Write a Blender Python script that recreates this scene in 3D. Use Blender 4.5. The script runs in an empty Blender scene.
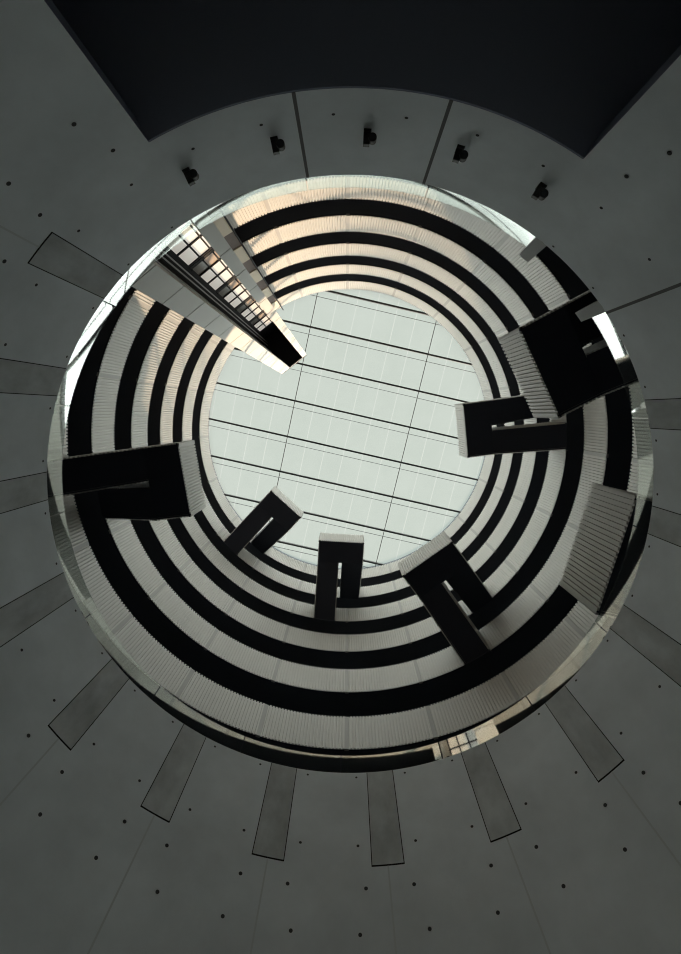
import bpy, math, random
from math import sin, cos, radians, pi, sqrt, hypot
random.seed(4)
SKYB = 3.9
S = 12.0                       # metres per atrium radius
SC = bpy.context.scene
COL = SC.collection

# ------------------------------------------------------------------ helpers
class MB:
    """collects faces, then links them as ONE mesh object"""
    def __init__(self): self.v = []; self.f = []; self.m = []
    def face(self, pts, mi=0):
        n = len(self.v); self.v += [tuple(p) for p in pts]
        self.f.append(tuple(range(n, n+len(pts)))); self.m.append(mi)
    def hexa(self, a, b, mi=0):
        """solid between quad a and quad b (same winding)"""
        n = len(self.v); self.v += [tuple(p) for p in a] + [tuple(p) for p in b]
        for q in ((3,2,1,0),(4,5,6,7),(0,1,5,4),(1,2,6,5),(2,3,7,6),(3,0,4,7)):
            self.f.append(tuple(n+i for i in q)); self.m.append(mi)
    def box(self, fr, x0, x1, y0, y1, z0, z1, mi=0):
        self.hexa([fr(x0,y0,z0),fr(x1,y0,z0),fr(x1,y1,z0),fr(x0,y1,z0)],
                  [fr(x0,y0,z1),fr(x1,y0,z1),fr(x1,y1,z1),fr(x0,y1,z1)], mi)
    def cyl(self, fr, c, ax, r0, r1, L, n=20, mi=0, capmi=None):
        """cylinder from point c along local axis ax (0,1,2), frame fr"""
        def P(a, r, t):
            p = list(c); o = [(1,2),(2,0),(0,1)][ax]
            p[o[0]] += r*cos(a); p[o[1]] += r*sin(a); p[ax] += t
            return fr(*p)
        A = [2*pi*i/n for i in range(n)]
        for i in range(n):
            a, b = A[i], A[(i+1)%n]
            self.face([P(a,r0,0),P(b,r0,0),P(b,r1,L),P(a,r1,L)], mi)
        self.face([P(a,r0,0) for a in reversed(A)], mi if capmi is None else capmi)
        self.face([P(a,r1,L) for a in A], mi)
    def arc(self, r0, r1, z0, z1, a0, a1, step=1.0, mi=0, faces='iotb', emi=None):
        """solid ring sector; r0 inner, r1 outer; degrees"""
        n = max(1, int(math.ceil(abs(a1-a0)/step)))
        full = abs(abs(a1-a0)-360) < 1e-6
        base = len(self.v)
        cnt = n if full else n+1
        for i in range(cnt):
            a = radians(a0+(a1-a0)*i/n); c, s = cos(a), sin(a)
            self.v += [(r0*c,r0*s,z0),(r1*c,r1*s,z0),(r1*c,r1*s,z1),(r0*c,r0*s,z1)]
        for i in range(n):
            p = base+4*i; q = base+4*((i+1) % cnt)
            for k, ch in ((0,'b'),(1,'o'),(2,'t'),(3,'i')):
                if ch in faces:
                    k2 = (k+1) % 4
                    self.f.append((p+k, q+k, q+k2, p+k2)); self.m.append(mi)
        if not full:
            ei = mi if emi is None else emi
            self.f.append((base,base+1,base+2,base+3)); self.m.append(ei)
            e = base+4*n
            self.f.append((e+3,e+2,e+1,e)); self.m.append(ei)
    def build(self, name, mats, parent=None, smooth=False):
        me = bpy.data.meshes.new(name); me.from_pydata(self.v, [], self.f)
        if not isinstance(mats, (list, tuple)): mats = [mats]
        for m in mats: me.materials.append(m)
        me.polygons.foreach_set('material_index', self.m)
        import bmesh
        bm = bmesh.new(); bm.from_mesh(me)
        bmesh.ops.remove_doubles(bm, verts=bm.verts, dist=1e-5)
        bmesh.ops.recalc_face_normals(bm, faces=bm.faces)
        bm.to_mesh(me); bm.free()
        if smooth:
            me.polygons.foreach_set('use_smooth', [True]*len(me.polygons))
            me.set_sharp_from_angle(angle=radians(35))
        o = bpy.data.objects.new(name, me); COL.objects.link(o)
        if parent is not None:
            o.parent = parent
            o.matrix_parent_inverse = parent.matrix_basis.inverted()
        return o

def tag(o, label, cat, group=None):
    o['label'] = label; o['category'] = cat
    if group: o['group'] = group
    return o
def thing(name, label, cat, group=None, loc=(0,0,0)):
    o = bpy.data.objects.new(name, None); COL.objects.link(o); o.location = loc
    o.empty_display_size = .2
    return tag(o, label, cat, group)
def structure(o, label=None):
    o['kind'] = 'structure'
    if label: o['label'] = label
    return o
def radial(az):
    """frame (rho, tau, z) at an azimuth: outwards, along growing azimuth, up"""
    c, s = cos(radians(az)), sin(radians(az))
    return lambda r, t, z: (r*c - t*s, r*s + t*c, z)

# ---------------------------------------------------------------- materials
def mat(name, col, rough=.6, metal=0.0, spec=.4, var=0.0, scale=3.0, bump=0.0, stretch=None, detail=6):
    m = bpy.data.materials.new(name); m.use_nodes = True
    nt = m.node_tree; b = nt.nodes['Principled BSDF']
    b.inputs['Base Color'].default_value = (*col, 1)
    b.inputs['Roughness'].default_value = rough; b.inputs['Metallic'].default_value = metal
    b.inputs['Specular IOR Level'].default_value = spec
    if var or bump:
        tc = nt.nodes.new('ShaderNodeTexCoord'); mp = nt.nodes.new('ShaderNodeMapping')
        nz = nt.nodes.new('ShaderNodeTexNoise'); nz.inputs['Scale'].default_value = scale
        nz.inputs['Detail'].default_value = detail; nz.inputs['Roughness'].default_value = .6
        if stretch: mp.inputs['Scale'].default_value = stretch
        nt.links.new(tc.outputs['Object'], mp.inputs['Vector']); nt.links.new(mp.outputs['Vector'], nz.inputs['Vector'])
        if var:
            rp = nt.nodes.new('ShaderNodeValToRGB')
            rp.color_ramp.elements[0].position = .3; rp.color_ramp.elements[1].position = .72
            rp.color_ramp.elements[0].color = (*[c*(1-var) for c in col], 1)
            rp.color_ramp.elements[1].color = (*[min(1, c*(1+var)) for c in col], 1)
            nt.links.new(nz.outputs['Fac'], rp.inputs['Fac']); nt.links.new(rp.outputs['Color'], b.inputs['Base Color'])
        if bump:
            bp = nt.nodes.new('ShaderNodeBump'); bp.inputs['Strength'].default_value = bump
            bp.inputs['Distance'].default_value = .02
            nt.links.new(nz.outputs['Fac'], bp.inputs['Height']); nt.links.new(bp.outputs['Normal'], b.inputs['Normal'])
    return m
M_CONC  = mat('concrete', (.74,.785,.825), .75, var=.13, scale=.55, detail=8, spec=.3)
M_PATCH = mat('concrete_infill', (.55,.575,.59), .8, var=.25, scale=1.6, detail=8, spec=.2, stretch=(1,1,.6))
M_JOINT = mat('joint_dark', (.17,.17,.175), .9, spec=.1)
M_GAP   = mat('joint_black', (.02,.02,.02), .9, spec=.1)
M_HOLE  = mat('tie_hole_grey', (.07,.07,.075), .9, spec=.1)
M_SEAM  = mat('joint_grey', (.63,.66,.68), .9, spec=.1)
M_CLAD  = mat('painted_metal', (.485,.472,.437), .5, var=.04, scale=.7)
M_STRIP = mat('strip_grey', (.34,.33,.31), .55)
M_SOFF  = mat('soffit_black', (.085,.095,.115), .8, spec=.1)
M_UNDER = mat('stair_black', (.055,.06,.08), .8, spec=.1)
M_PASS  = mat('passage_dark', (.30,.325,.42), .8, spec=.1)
M_FLOOR = mat('floor_dark', (.05,.05,.05), .8)
M_WHITE = mat('white_panel', (.67,.66,.625), .5, var=.02, scale=1.0)
M_BEIGE = mat('beige_panel', (.66,.58,.46), .55)
M_DOOR  = mat('beige_door', (.36,.25,.165), .4)
M_WOOD  = mat('brown_timber', (.10,.06,.045), .6, var=.2, scale=3)
M_FRAME = mat('frame_black', (.010,.010,.012), .6, spec=.1)
M_RAIL  = mat('rail_steel', (.35,.35,.36), .35, metal=.8)
M_STEEL = mat('beam_steel', (.03,.032,.032), .5)
M_CABLE = mat('cable_steel', (.05,.05,.05), .5)
M_BAR   = mat('glazing_bar_white', (.85,.88,.86), .5)
M_GREY  = mat('grey_post', (.40,.41,.41), .6)
M_LAMP  = mat('lamp_black', (.012,.012,.013), .45)
M_LENS  = mat('lamp_lens', (.03,.03,.035), .15)
M_PANEW = mat('pane_white', (.80,.78,.73), .15, spec=.6)
M_PANEW.node_tree.nodes['Principled BSDF'].inputs['Emission Color'].default_value = (1,.96,.88,1)      # lit lift lobbies behind
M_PANEW.node_tree.nodes['Principled BSDF'].inputs['Emission Strength'].default_value = .22
M_PANEG = mat('pane_grey', (.16,.155,.15), .2, spec=.6)
M_GROUND = mat('ground_concrete', (.5,.49,.46), .7, var=.1, scale=.8)

def glass_mat(name, refl, tint, rough=.0):
    m = bpy.data.materials.new(name); m.use_nodes = True; nt = m.node_tree
    nt.nodes.remove(nt.nodes['Principled BSDF']); out = nt.nodes['Material Output']
    g = nt.nodes.new('ShaderNodeBsdfGlossy'); g.inputs['Roughness'].default_value = rough; g.inputs['Color'].default_value = (.82,.85,.83,1)
    t = nt.nodes.new('ShaderNodeBsdfTransparent'); t.inputs['Color'].default_value = (*tint,1)
    x = nt.nodes.new('ShaderNodeMixShader'); x.inputs['Fac'].default_value = refl
    nt.links.new(t.outputs[0], x.inputs[1]); nt.links.new(g.outputs[0], x.inputs[2]); nt.links.new(x.outputs[0], out.inputs[0])
    return m
M_GLASS = glass_mat('reflective_glass', .27, (.92,.95,.93), .02)
def pane_mat(name, fac, ca, cb):
    m = bpy.data.materials.new(name); m.use_nodes = True; nt = m.node_tree
    nt.nodes.remove(nt.nodes['Principled BSDF']); out = nt.nodes['Material Output']
    tr = nt.nodes.new('ShaderNodeBsdfTranslucent'); tr.inputs['Color'].default_value = (.78,.86,.82,1)
    tc = nt.nodes.new('ShaderNodeTexCoord'); nz = nt.nodes.new('ShaderNodeTexNoise'); nz.inputs['Scale'].default_value = .35; nz.inputs['Detail'].default_value = 5
    rp = nt.nodes.new('ShaderNodeValToRGB'); rp.color_ramp.elements[0].position=.3; rp.color_ramp.elements[1].position=.7
    rp.color_ramp.elements[0].color=(*ca,1); rp.color_ramp.elements[1].color=(*cb,1)
    nt.links.new(tc.outputs['Object'], nz.inputs['Vector']); nt.links.new(nz.outputs['Fac'], rp.inputs['Fac'])
    t = nt.nodes.new('ShaderNodeBsdfTransparent'); nt.links.new(rp.outputs['Color'], t.inputs['Color'])
    x = nt.nodes.new('ShaderNodeMixShader'); x.inputs['Fac'].default_value = fac
    nt.links.new(t.outputs[0], x.inputs[1]); nt.links.new(tr.outputs[0], x.inputs[2]); nt.links.new(x.outputs[0], out.inputs[0])
    return m
M_PANE = pane_mat('frosted_roof_glass', .085, (.82,.88,.845), (.88,.93,.90))
M_CLEAR = pane_mat('opal_joint', .11, (.95,.97,.95), (.96,.98,.96))

# ---------------------------------------------------------------- dimensions (in atrium radii)
def b(n): return 1.096 + .324*n          # underside of floor n
PAR = .167                               # parapet height
RIM_R, RIM_Z, RIM_T = .5625, .82, .03
GROUND = -1.5/S
ROOF = 3.30
STAIRS = {-1:13.3, 0:-27.5, 1:172.8, 2:53.2, 3:-7.4, 4:93.2, 5:133.0}   # lower level -> azimuth
W2, SLOT, FRONT, LAND = .134, .0095, .582, .714
SH_AZ = -126.7                           # lift shaft
SHAFT_GAP = (SH_AZ-6.4, SH_AZ+9.4)

# ---------------------------------------------------------------- concrete drum
mb = MB()
r0, r1 = RIM_R*S, (RIM_R+RIM_T)*S
D0, D1, DTOP = -116.5, -58.5, .616
mb.arc(r0, r1, DTOP*S, RIM_Z*S, 0, 360, .75, 0, 'iot')
mb.arc(r0, r1, DTOP*S, RIM_Z*S, 0, 360, .75, 2, 'b')
mb.arc(r0, r1, GROUND*S, DTOP*S, D1, D0+360, .75, 0, emi=2)
def dot(az, z, r):
    c = radians(az); ps = []
    for k in range(12):
        a = 2*pi*k/12; da = r*cos(a)/r0
        ps.append(((r0-.004)*cos(c+da), (r0-.004)*sin(c+da), z*S + r*sin(a)))
    mb.face(ps, 1)
for k in range(18):
    base = 3.1+20*k
    for z, offs, r in ((.808,(4.9,14.9),.028),(.664,(4.9,14.9),.030),(.595,(3.8,16.2),.036),(.533,(4.9,14.9),.034)):
        for o in offs:
            az = (base+o+180) % 360 - 180
            indoor = D0-1 < az < D1+1
            if indoor and (z < .63 or z > .7): continue
            dot(az, z, r)
drum = structure(mb.build('wall_drum', [M_CONC, M_HOLE, M_PASS], smooth=True), 'round concrete drum wall with tie holes and infill panels')
for k in range(18):
    az = 3.1+20*k
    c = (az+180) % 360 - 180
    m = MB()
    if -98 < c < -75 or -38 < c < -35:           # full height joints, no infill
        w = .25
        top = RIM_Z; bot = DTOP if c < -75 else GROUND
        m.arc(r0-.003, r0+.01, bot*S, top*S, c-w, c+w, .25); m.build('joint', M_JOINT, drum)
        continue
    if -118 < c < -56: continue
    m.arc(r0-.003, r0+.01, GROUND*S, .628*S, c-.13, c+.13, .13); m.build('joint', M_SEAM, drum)
    m = MB()
    m.arc(r0-.003, r0+.01, .628*S, RIM_Z*S-.01, c-2.75, c+2.75, .5, 1)
    m.arc(r0-.006, r0+.01, .6305*S, RIM_Z*S-.012, c-2.6, c+2.6, .5, 0)
    m.build('infill_panel', [M_PATCH, M_GAP], drum, smooth=True)

# ground and the dark passage behind the opening
m = MB(); m.arc(.001, 1.75*S, GROUND*S-.3, GROUND*S, 0, 360, 5)
structure(m.build('floor', M_GROUND))
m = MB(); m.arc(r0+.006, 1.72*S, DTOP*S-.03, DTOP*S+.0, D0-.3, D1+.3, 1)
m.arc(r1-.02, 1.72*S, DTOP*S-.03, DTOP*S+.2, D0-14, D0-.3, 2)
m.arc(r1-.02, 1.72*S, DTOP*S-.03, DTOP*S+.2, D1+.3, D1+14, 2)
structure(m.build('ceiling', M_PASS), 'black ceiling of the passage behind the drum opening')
m = MB(); m.arc(1.70*S, 1.75*S, GROUND*S, ROOF*S+.4, 0, 360, 4)
structure(m.build('wall_outer', M_SOFF))

# ---------------------------------------------------------------- floors
def gap(level):
    g = [SHAFT_GAP]
    lo, hi = math.degrees(math.asin(SLOT)), math.degrees(math.asin(W2))
    if level in STAIRS: g.append((STAIRS[level]+lo, STAIRS[level]+hi))
    if level-1 in STAIRS: g.append((STAIRS[level-1]-hi, STAIRS[level-1]-lo))
    return g
def minus(a, c, gaps):
    segs = [(a, c)]
    for g0, g1 in gaps:
        for k in (-360, 0, 360):
            out = []
            for s0, s1 in segs:
                if g1+k <= s0 or g0+k >= s1: out.append((s0, s1)); continue
                if g0+k > s0: out.append((s0, g0+k))
                if g1+k < s1: out.append((g1+k, s1))
            segs = out
    return [s for s in segs if s[1]-s[0] > .05]
DEP = .058
def profile(a0, a1, start, pitch):
    """ridge outline as (position, depth) between a0 and a1"""
    pts = []
    kk = int(math.floor((a0-start)/pitch))
    while start+kk*pitch < a1:
        q = start+kk*pitch
        for f, d in ((.0,0),(.52,0),(.58,DEP),(.94,DEP)):
            pts.append((q+f*pitch, d))
        kk += 1
    pts.append((start+kk*pitch, 0))
    out = []
    for i, (p, d) in enumerate(pts):
        if p < a0 or p > a1:
            continue
        out.append((p, d))
    def at(p):
        for (p0,d0),(p1,d1) in zip(pts, pts[1:]):
            if p0 <= p <= p1: return d0+(d1-d0)*(p-p0)/max(1e-9, p1-p0)
        return 0
    if not out or out[0][0] > a0+1e-6: out.insert(0, (a0, at(a0)))
    if out[-1][0] < a1-1e-6: out.append((a1, at(a1)))
    return out
def corr_curved(mb, a0, a1, start, z0, z1, R=S):
    pr = profile(a0, a1, start, 17.1/25)   # material 1: black underside
    P = [((R+d)*cos(radians(a)), (R+d)*sin(radians(a))) for a, d in pr]
    G = [((R+DEP)*cos(radians(a)), (R+DEP)*sin(radians(a))) for a, d in pr]
    B = [((R+.13)*cos(radians(a)), (R+.13)*sin(radians(a))) for a, d in pr]
    for i in range(len(P)-1):
        p, q, bp, bq = P[i], P[i+1], B[i], B[i+1]
        mb.face([(*p,z0),(*q,z0),(*q,z1),(*p,z1)])
        mb.face([(*p,z1),(*q,z1),(*bq,z1),(*bp,z1)])
        gp, gq = G[i], G[i+1]
        if pr[i][1] < DEP or pr[i+1][1] < DEP: mb.face([(*p,z0),(*gp,z0),(*gq,z0),(*q,z0)])
        mb.face([(*gp,z0),(*bp,z0),(*bq,z0),(*gq,z0)], 1)
        mb.face([(*bp,z0),(*bp,z1),(*bq,z1),(*bq,z0)])
    for k in (0, -1):
        mb.face([(*P[k],z0),(*P[k],z1),(*B[k],z1),(*B[k],z0)])
ORD = ['', 'lowest ribbed ring balcony, partly hidden by the reflective glass at the drum rim',
       'second ribbed ring balcony from the bottom, broken by the large left staircase',
       'third ribbed ring balcony up, between the second ring and the fourth',
       'fourth ribbed ring balcony up, three rings below the glass roof',
       'fifth ribbed ring balcony up, next below the top ring',
       'topmost thin ring balcony bordering the glass roof']
for n in range(-1, 7):
    z = b(n)*S
    sl = MB()
    if n == -1:
        sl.arc(r1-.01, 1.71*S, z, z+.45, 0, 360, 2)
        structure(sl.build('floor_lower', M_FLOOR)); continue
    # black soffit underneath, dark floor on top; open where the lift shaft passes
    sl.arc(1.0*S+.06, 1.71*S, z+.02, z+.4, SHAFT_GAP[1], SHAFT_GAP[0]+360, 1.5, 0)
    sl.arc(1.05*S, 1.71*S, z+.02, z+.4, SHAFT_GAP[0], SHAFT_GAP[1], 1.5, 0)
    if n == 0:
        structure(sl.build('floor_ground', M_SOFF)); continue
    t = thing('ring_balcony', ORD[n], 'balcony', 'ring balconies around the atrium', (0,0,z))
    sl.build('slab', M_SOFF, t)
    top = (b(n)+ (PAR if n < 6 else .187))*S
    g = gap(n)
    for k in range(20):
        j = 90+18*k
        for s0, s1 in minus(j+.45, j+17.55, g):
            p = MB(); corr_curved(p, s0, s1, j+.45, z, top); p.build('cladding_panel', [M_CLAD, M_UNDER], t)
        for s0, s1 in minus(j-.45, j+.45, g):
            p = MB(); p.arc(S+.02, S+.13, z, top, s0, s1, .3); p.build('joint_strip', M_STRIP, t)

# ---------------------------------------------------------------- staircases
def corr_flat(mb, fr, u0, u1, zb0, zb1, h, axis, fixed, out, start=0.0):
    """ribbed sheet along u (rho if axis=='r', tau if 't'); bottom runs zb0 -> zb1; 'out' = sign of the ribbed side"""
    pr = profile(u0, u1, u0, .138)
    def P(u, w, top):
        z = zb0+(zb1-zb0)*(u-u0)/(u1-u0) + (h if top else 0)
        return fr(u, w, z) if axis == 'r' else fr(w, u, z)
    for (a, da), (c, dc) in zip(pr, pr[1:]):
        wa, wc = fixed-out*da, fixed-out*dc; wb = fixed-out*.12
        mb.face([P(a,wa,0),P(c,wc,0),P(c,wc,1),P(a,wa,1)])
        mb.face([P(a,wa,1),P(c,wc,1),P(c,wb,1),P(a,wb,1)])
        wg = fixed-out*DEP
        if da < DEP or dc < DEP: mb.face([P(a,wa,0),P(a,wg,0),P(c,wg,0),P(c,wc,0)])
        mb.face([P(a,wg,0),P(a,wb,0),P(c,wb,0),P(c,wg,0)], 1)
        mb.face([P(a,wb,0),P(a,wb,1),P(c,wb,1),P(c,wb,0)])
    for u, d in (pr[0], pr[-1]):
        mb.face([P(u,fixed-out*d,0),P(u,fixed-out*d,1),P(u,fixed-out*.12,1),P(u,fixed-out*.12,0)])
SL = {-1:'partly hidden staircase behind the drum rim on the right, its tall ribbed front facing inwards',
      0:'largest black-bottomed staircase at upper right, overlapping a smaller one below it',
      1:'wide black-bottomed staircase on the left with a thin bright slot',
      2:'slanting black-bottomed staircase at lower right, its ribbed front touching the edge of the glass roof',
      3:'black-bottomed staircase on the right pointing left, partly under the largest staircase',
      4:'small upright black-bottomed staircase at the bottom edge of the glass roof',
      5:'small slanting black-bottomed staircase at lower left edge of the glass roof'}
for n, az in STAIRS.items():
    fr = radial(az); f = lambda r, t, z: fr(r, t, z)
    zl = (b(n)+.15)*S; H = .166*S; w = W2*S; sl = SLOT*S; fo = FRONT*S; la = LAND*S
    end = sqrt(1-W2**2)*S+.05
    t = thing('staircase', SL[n], 'staircase', 'switchback staircases around the atrium', fr(S,0,b(n)*S))
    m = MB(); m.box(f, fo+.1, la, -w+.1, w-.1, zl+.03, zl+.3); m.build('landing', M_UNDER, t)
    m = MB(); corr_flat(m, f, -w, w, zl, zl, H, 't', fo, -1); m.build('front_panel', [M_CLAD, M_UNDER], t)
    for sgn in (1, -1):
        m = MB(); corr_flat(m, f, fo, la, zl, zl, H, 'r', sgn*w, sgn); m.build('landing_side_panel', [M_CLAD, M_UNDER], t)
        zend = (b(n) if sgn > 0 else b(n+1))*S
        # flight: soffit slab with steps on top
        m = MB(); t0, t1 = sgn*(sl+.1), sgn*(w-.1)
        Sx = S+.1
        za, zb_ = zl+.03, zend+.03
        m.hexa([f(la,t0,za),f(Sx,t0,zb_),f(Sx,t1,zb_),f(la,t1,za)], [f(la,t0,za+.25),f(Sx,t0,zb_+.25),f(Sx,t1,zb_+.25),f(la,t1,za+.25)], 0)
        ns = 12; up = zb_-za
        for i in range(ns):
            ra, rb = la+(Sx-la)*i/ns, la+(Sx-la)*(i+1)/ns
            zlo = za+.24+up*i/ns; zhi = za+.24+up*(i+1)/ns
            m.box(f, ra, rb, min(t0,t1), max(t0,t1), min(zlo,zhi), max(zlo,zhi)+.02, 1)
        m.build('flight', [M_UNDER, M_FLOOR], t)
        e2 = la+(end-la); zE = zl+(zend-zl)*(e2-la)/(S-la)
        m = MB(); corr_flat(m, f, la, e2, zl, zE, H, 'r', sgn*w, sgn); m.build('flight_side_panel', [M_CLAD, M_UNDER], t)
        e2 = S-.02; zE = zl+(zend-zl)*(e2-la)/(S-la)
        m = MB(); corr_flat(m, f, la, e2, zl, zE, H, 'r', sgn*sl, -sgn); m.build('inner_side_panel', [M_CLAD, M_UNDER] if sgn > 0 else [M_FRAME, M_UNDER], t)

# ---------------------------------------------------------------- lift shaft
fr = radial(SH_AZ)
t = thing('lift_shaft', 'white panelled open-fronted lift shaft rising to the roof at upper left', 'lift', None, fr(.75*S,0,b(-1)*S+.45))
f = fr; zb, zt = b(-1)*S+.45, 3.2*S
FR = .62*S
for name, ta, tb in (('front_panel', -.110, -.040), ('front_panel', .0737, .109)):
    m = MB(); z = zb
    cuts = [zb]; z = b(-1)*S + .162*S*1.35
    while z < zt: cuts.append(z); z += .162*S
    cuts.append(zt)
    for z0, z1 in zip(cuts, cuts[1:]):
        m.box(f, FR, FR+.2, ta*S, tb*S, z0+.025, z1-.025 if z1 < zt else z1, 0)
    m.box(f, FR+.03, FR+.19, ta*S+.01, tb*S-.01, zb, zt-.01, 1)
    m.build(name, [M_WHITE, M_GAP], t)
m = MB(); m.box(f, FR+.2, .90*S, -.110*S, -.094*S, zb, zt); m.build('side_wall', M_FRAME, t)
m = MB(); m.box(f, FR+.2, 1.05*S, .100*S, .109*S, zb, zt); m.build('side_wall', M_WHITE, t)
m = MB(); m.box(f, .90*S, 1.05*S, -.110*S, -.101*S, zb, zt); m.build('side_wall', M_WHITE, t)
m = MB(); m.box(f, FR, .90*S, -.110*S, .109*S, zt, zt+.25); m.build('shaft_top', M_FRAME, t)
m = MB(); m.box(f, FR-.01, FR+.05, -.041*S, .075*S, zt-.12, zt+.02); m.build('top_edge', M_WHITE, t)
for tau, rr in ((-.0755,.78),(-.068,.83),(-.057,.845)):
    m = MB(); m.box(f, rr*S, rr*S+.05, tau*S-.05, tau*S+.0, zb, zt-.05); m.build('guide_rail', M_RAIL, t)
m = MB(); m.box(f, .88*S, .90*S, -.094*S, .100*S, zb, zt); m.build('back_wall', M_FRAME, t)
BR = .873*S
z0 = b(-1)*S+.245*S-.324*S
for k in range(8):
    a0 = z0+k*.324*S
    lo = max(a0, zb)
    if a0+.31*S > 3.03*S: continue
    if a0 + .324*S < zb: continue
    fm = MB()
    ta, tb = -.046*S, .096*S
    fm.box(f, BR-.02, .88*S, ta, tb, lo, a0+.02*S)
    for zz in (.10, .20, .31): fm.box(f, BR-.05, .88*S, ta, tb, a0+zz*S-.045, a0+zz*S+.045)
    for tt in (ta, 0.006*S, .052*S, tb): fm.box(f, BR-.05, .88*S, tt-.035, tt+.035, a0+.02*S, a0+.31*S)
    bay = fm.build('glazed_bay', M_FRAME, t)
    cells = [(ta,.006*S),(.006*S,.052*S),(.052*S,tb)]
    for r_, (za, zc) in enumerate(((.02,.10),(.10,.20),(.20,.31))):
        for c_, (u, v) in enumerate(cells):
            p = MB(); p.box(f, BR, .879*S, u+.02, v-.02, a0+za*S+.03, a0+zc*S-.03)
            mm = (M_PANEG if c_ == 0 else M_DOOR) if r_ == 0 else M_PANEW
            p.build('door_panel' if r_ == 0 else 'pane', mm, bay)

# flat pier beside the shaft
m0 = thing('side_pier', 'narrow beige and brown pier between lift shaft and ribbed balconies', 'pier', None, fr(S, .12*S, b(0)*S))
pa, pb_ = SH_AZ+6.35, SH_AZ+9.25
for n in range(0, 7):
    z0 = b(n)*S
    top = z0+(.187 if n == 6 else PAR)*S
    p = MB(); p.arc(S*.995, S+.2, z0, top, pa, pb_, .5); p.build('beige_panel', M_BEIGE, m0)
    if n < 6:
        p = MB(); p.arc(S*1.0, S+.2, top, b(n+1)*S, pa, pb_, .5); p.build('timber_panel', M_WOOD, m0)
g = radial(-117.25)
m = MB(); m.cyl(g, (.988*S, 0, b(0)*S), 2, .045, .045, (ROOF-.02-b(0))*S, 12)
tag(m.build('drain_pipe', M_FRAME), 'thin black vertical pipe beside the beige pier', 'pipe')

# ---------------------------------------------------------------- glass balustrade on the rim
gb = thing('glass_balustrade', 'reflective curved glass balustrade standing on the drum rim', 'balustrade', None, (0,0,RIM_Z*S))
N = 16; st = (360-17.0)/N                       # the gap lies between the two grey posts
for k in range(N):
    a = -37.4+k*st
    m = MB(); m.arc((RIM_R+.003)*S, (RIM_R+.003)*S+.02, RIM_Z*S+.01, .870*S, a+.12, a+st-.12, .6)
    gp = m.build('glass_panel', M_GLASS, gb, smooth=True)
    for aa in (a+1.2, a+st-1.2):
        q = radial(aa); c = MB(); c.box(q, (RIM_R+.0025)*S, (RIM_R+.003)*S+.06, -.04, .04, RIM_Z*S, RIM_Z*S+.06)
        c.build('clamp', M_FRAME, gp)
for a, lab in ((-54.0,'grey flat post on the drum rim at upper right, left of the black gap'),(-38.3,'grey flat post on the drum rim beside the largest staircase')):
    q = radial(a); m = MB()
    m.hexa([q(r0-.0,-.14,RIM_Z*S-.02),q(r0+.1,-.14,RIM_Z*S-.02),q(r0+.1,.14,RIM_Z*S-.02),q(r0-.0,.14,RIM_Z*S-.02)],
           [q(r0-.03,-.11,.898*S),q(r0+.05,-.11,.898*S),q(r0+.05,.14,.898*S),q(r0-.03,.14,.898*S)])
    tag(m.build('rail_post', M_GREY), lab, 'post', 'grey posts on the drum rim')

# ---------------------------------------------------------------- wall spotlights
SPL = ['leftmost of the five black spotlights above the dark opening', 'second black spotlight from the left above the dark opening',
       'middle one of the five black spotlights above the dark opening', 'fourth black spotlight from the left, right of a wall joint',
       'rightmost of the five black spotlights above the dark opening']
for az, lab in zip((-114.3,-100.6,-87.0,-73.3,-60.1), SPL):
    q = radial(az); z = .702*S
    t = thing('wall_spotlight', lab, 'spotlight', 'spotlights on the drum wall', q(r0, 0, z))
    m = MB(); m.box(q, r0-.03, r0, -.085, .045, z-.09, z+.12); m.build('back_plate', M_LAMP, t)
    m = MB(); m.box(q, r0-.22, r0-.03, -.085, .025, z-.04, z+.04); m.build('arm', M_LAMP, t)
    m = MB()
    m.cyl(q, (r0-.12, .07, z-.075), 2, .072, .072, .10, 24, 0)
    m.cyl(q, (r0-.12, .07, z+.025), 2, .072, .045, .035, 24, 0)
    h = m.build('lamp_head', M_LAMP, t)
    m = MB(); m.cyl(q, (r0-.12, .07, z-.08), 2, .058, .058, .02, 24); m.build('lens', M_LENS, h)

# ---------------------------------------------------------------- skylight
TH = radians(12.8)
ex, ey = (cos(TH), sin(TH)), (-sin(TH), cos(TH))
def sk(u, v, z): return (u*ex[0]+v*ey[0], u*ex[1]+v*ey[1], z)
ZR = ROOF*S
roof = MB(); roof.arc(1.03*S, 1.75*S, ZR, ZR+.4, 0, 360, 1.5)
structure(roof.build('ceiling_roof', M_SOFF), 'opaque roof ring around the skylight')
sky = thing('skylight', 'pale frosted glass roof with dark beams closing the round atrium', 'skylight', None, (0,0,ZR))
voff = [.106+.2637*k for k in range(-5, 5)]
uoff = [.44-.86*2, .44-.86, -.42+.0, .44, .44+.86]
RL = 1.08
def half(v): return sqrt(max(0, RL*RL-v*v))
for v in voff:
    if abs(v) > RL-.02: continue
    h = half(v)*S
    m = MB(); m.box(sk, -h, h, v*S-.07, v*S+.07, ZR-.32, ZR-.06); m.build('beam', M_STEEL, sky)
    h = half(v+.049)*S
    m = MB(); m.box(sk, -h, h, (v+.049)*S-.016, (v+.049)*S+.016, ZR-.10, ZR-.05); m.build('purlin', M_CABLE, sky)
for u in (-.425, .43):
    h = half(u)*S
    m = MB(); m.box(sk, u*S-.028, u*S+.028, -h, h, ZR-.22, ZR-.16); m.build('tie_rod', M_CABLE, sky)
ub = [-1.285, -.425, .43, 1.285]
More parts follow.
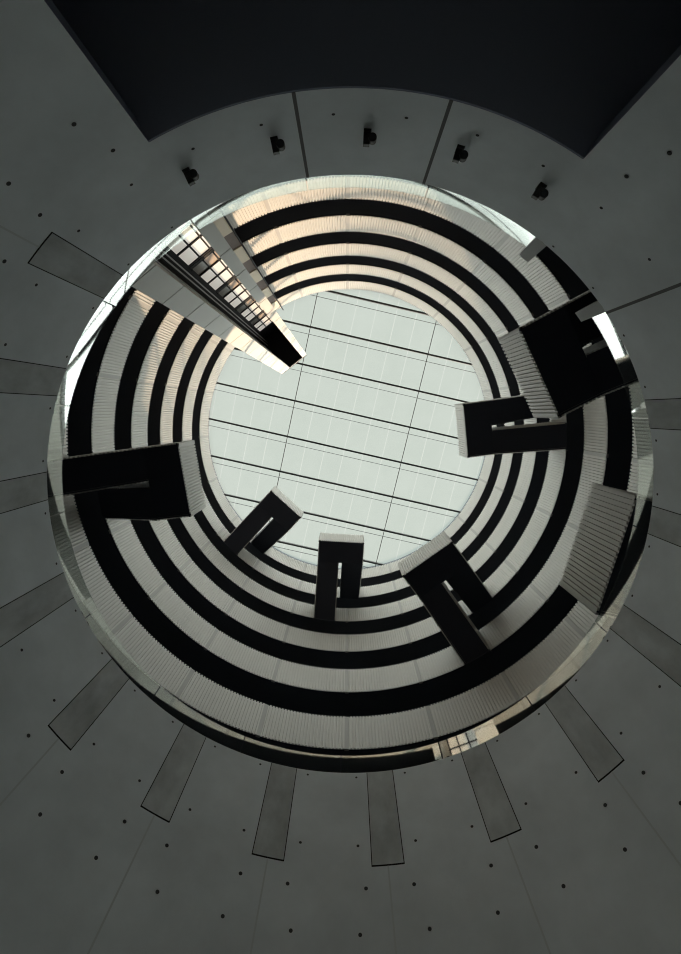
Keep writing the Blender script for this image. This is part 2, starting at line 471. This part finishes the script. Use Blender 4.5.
for i in range(len(voff)-1):
    for j in range(3):
        u0, u1, v0, v1 = ub[j], ub[j+1], voff[i], voff[i+1]
        # clip the bay to the round opening in narrow slices
        m = MB(); any_ = False; bays = 6; du = (u1-u0)/bays; sw = .0028
        for k in range(bays):
            c0 = u0+du*k
            cuts = [(c0-sw, c0+sw, 1)] + [(c0+sw+(du-2*sw)*q/4, c0+sw+(du-2*sw)*(q+1)/4, 0) for q in range(4)]
            for a, c, mi in cuts:
                hh = half((a+c)/2); lo, hi = max(v0, -hh), min(v1, hh)
                if hi-lo < .004: continue
                any_ = True
                m.face([sk(a*S,lo*S,ZR),sk(c*S,lo*S,ZR),sk(c*S,hi*S,ZR),sk(a*S,hi*S,ZR)], mi)
        if not any_: continue
        m.build('glass_bay', [M_PANE, M_CLEAR], sky)

# ---------------------------------------------------------------- light
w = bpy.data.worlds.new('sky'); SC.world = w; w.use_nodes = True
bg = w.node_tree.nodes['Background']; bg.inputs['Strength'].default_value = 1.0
wn = w.node_tree                                   # dim grey-green zenith; bright ring outside the view cone, added to light the atrium
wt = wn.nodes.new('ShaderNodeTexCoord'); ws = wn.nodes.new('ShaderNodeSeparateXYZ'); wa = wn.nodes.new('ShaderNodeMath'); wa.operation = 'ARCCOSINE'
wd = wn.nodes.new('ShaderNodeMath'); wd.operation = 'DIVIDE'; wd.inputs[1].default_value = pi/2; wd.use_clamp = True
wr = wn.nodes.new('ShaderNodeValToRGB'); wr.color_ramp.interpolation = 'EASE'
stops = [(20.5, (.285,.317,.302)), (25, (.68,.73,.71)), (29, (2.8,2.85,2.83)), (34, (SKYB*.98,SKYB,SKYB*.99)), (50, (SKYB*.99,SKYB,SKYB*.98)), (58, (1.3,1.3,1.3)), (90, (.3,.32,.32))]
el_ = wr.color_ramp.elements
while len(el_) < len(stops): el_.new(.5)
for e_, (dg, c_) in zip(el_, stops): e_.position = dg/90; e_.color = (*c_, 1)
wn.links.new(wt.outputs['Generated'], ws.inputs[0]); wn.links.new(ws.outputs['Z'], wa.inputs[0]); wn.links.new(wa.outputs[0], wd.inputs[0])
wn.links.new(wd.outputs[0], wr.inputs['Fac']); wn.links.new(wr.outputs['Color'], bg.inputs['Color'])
sd = bpy.data.lights.new('sun', 'SUN'); sd.energy = 4.0; sd.color = (1,.68,.46); sd.angle = radians(.6)
so = bpy.data.objects.new('sun', sd); COL.objects.link(so)
from mathutils import Vector, Matrix
el, az = radians(46), radians(-114)
d = Vector((cos(az)*cos(el), sin(az)*cos(el), -sin(el)))
so.rotation_euler = d.to_track_quat('-Z', 'Y').to_euler(); so.location = (-d.x*60, -d.y*60, 80)

# ---------------------------------------------------------------- camera
F_, AX, AY, CX, CY = 448.326, 347.373, 412.115, 340.5, 477.0
z = Vector(((AX-CX)/F_, (AY-CY)/F_, 1)).normalized()
x = (Vector((1,0,0)) - z*z.x).normalized(); y = z.cross(x)
right = Vector((x[0], y[0], z[0])); down = Vector((x[1], y[1], z[1])); fwd = Vector((x[2], y[2], z[2]))
cd = bpy.data.cameras.new('camera'); co = bpy.data.objects.new('camera', cd); COL.objects.link(co)
mw = Matrix((right, -down, -fwd)).transposed().to_4x4(); mw.translation = (0, -.167*S, 0)
co.matrix_world = mw
cd.sensor_fit = 'AUTO'; cd.sensor_width = 36; cd.lens = F_/954*36; cd.clip_end = 500; cd.clip_start = .05
SC.camera = co
vs = SC.view_settings; vs.view_transform = 'Standard'; vs.look = 'None'; vs.gamma = 1; vs.use_curve_mapping = False; vs.exposure = 0.55
SC.cycles.use_denoising = True; SC.cycles.filter_width = 1.1
SC.cycles.max_bounces = 12; SC.cycles.transparent_max_bounces = 16; SC.cycles.diffuse_bounces = 8
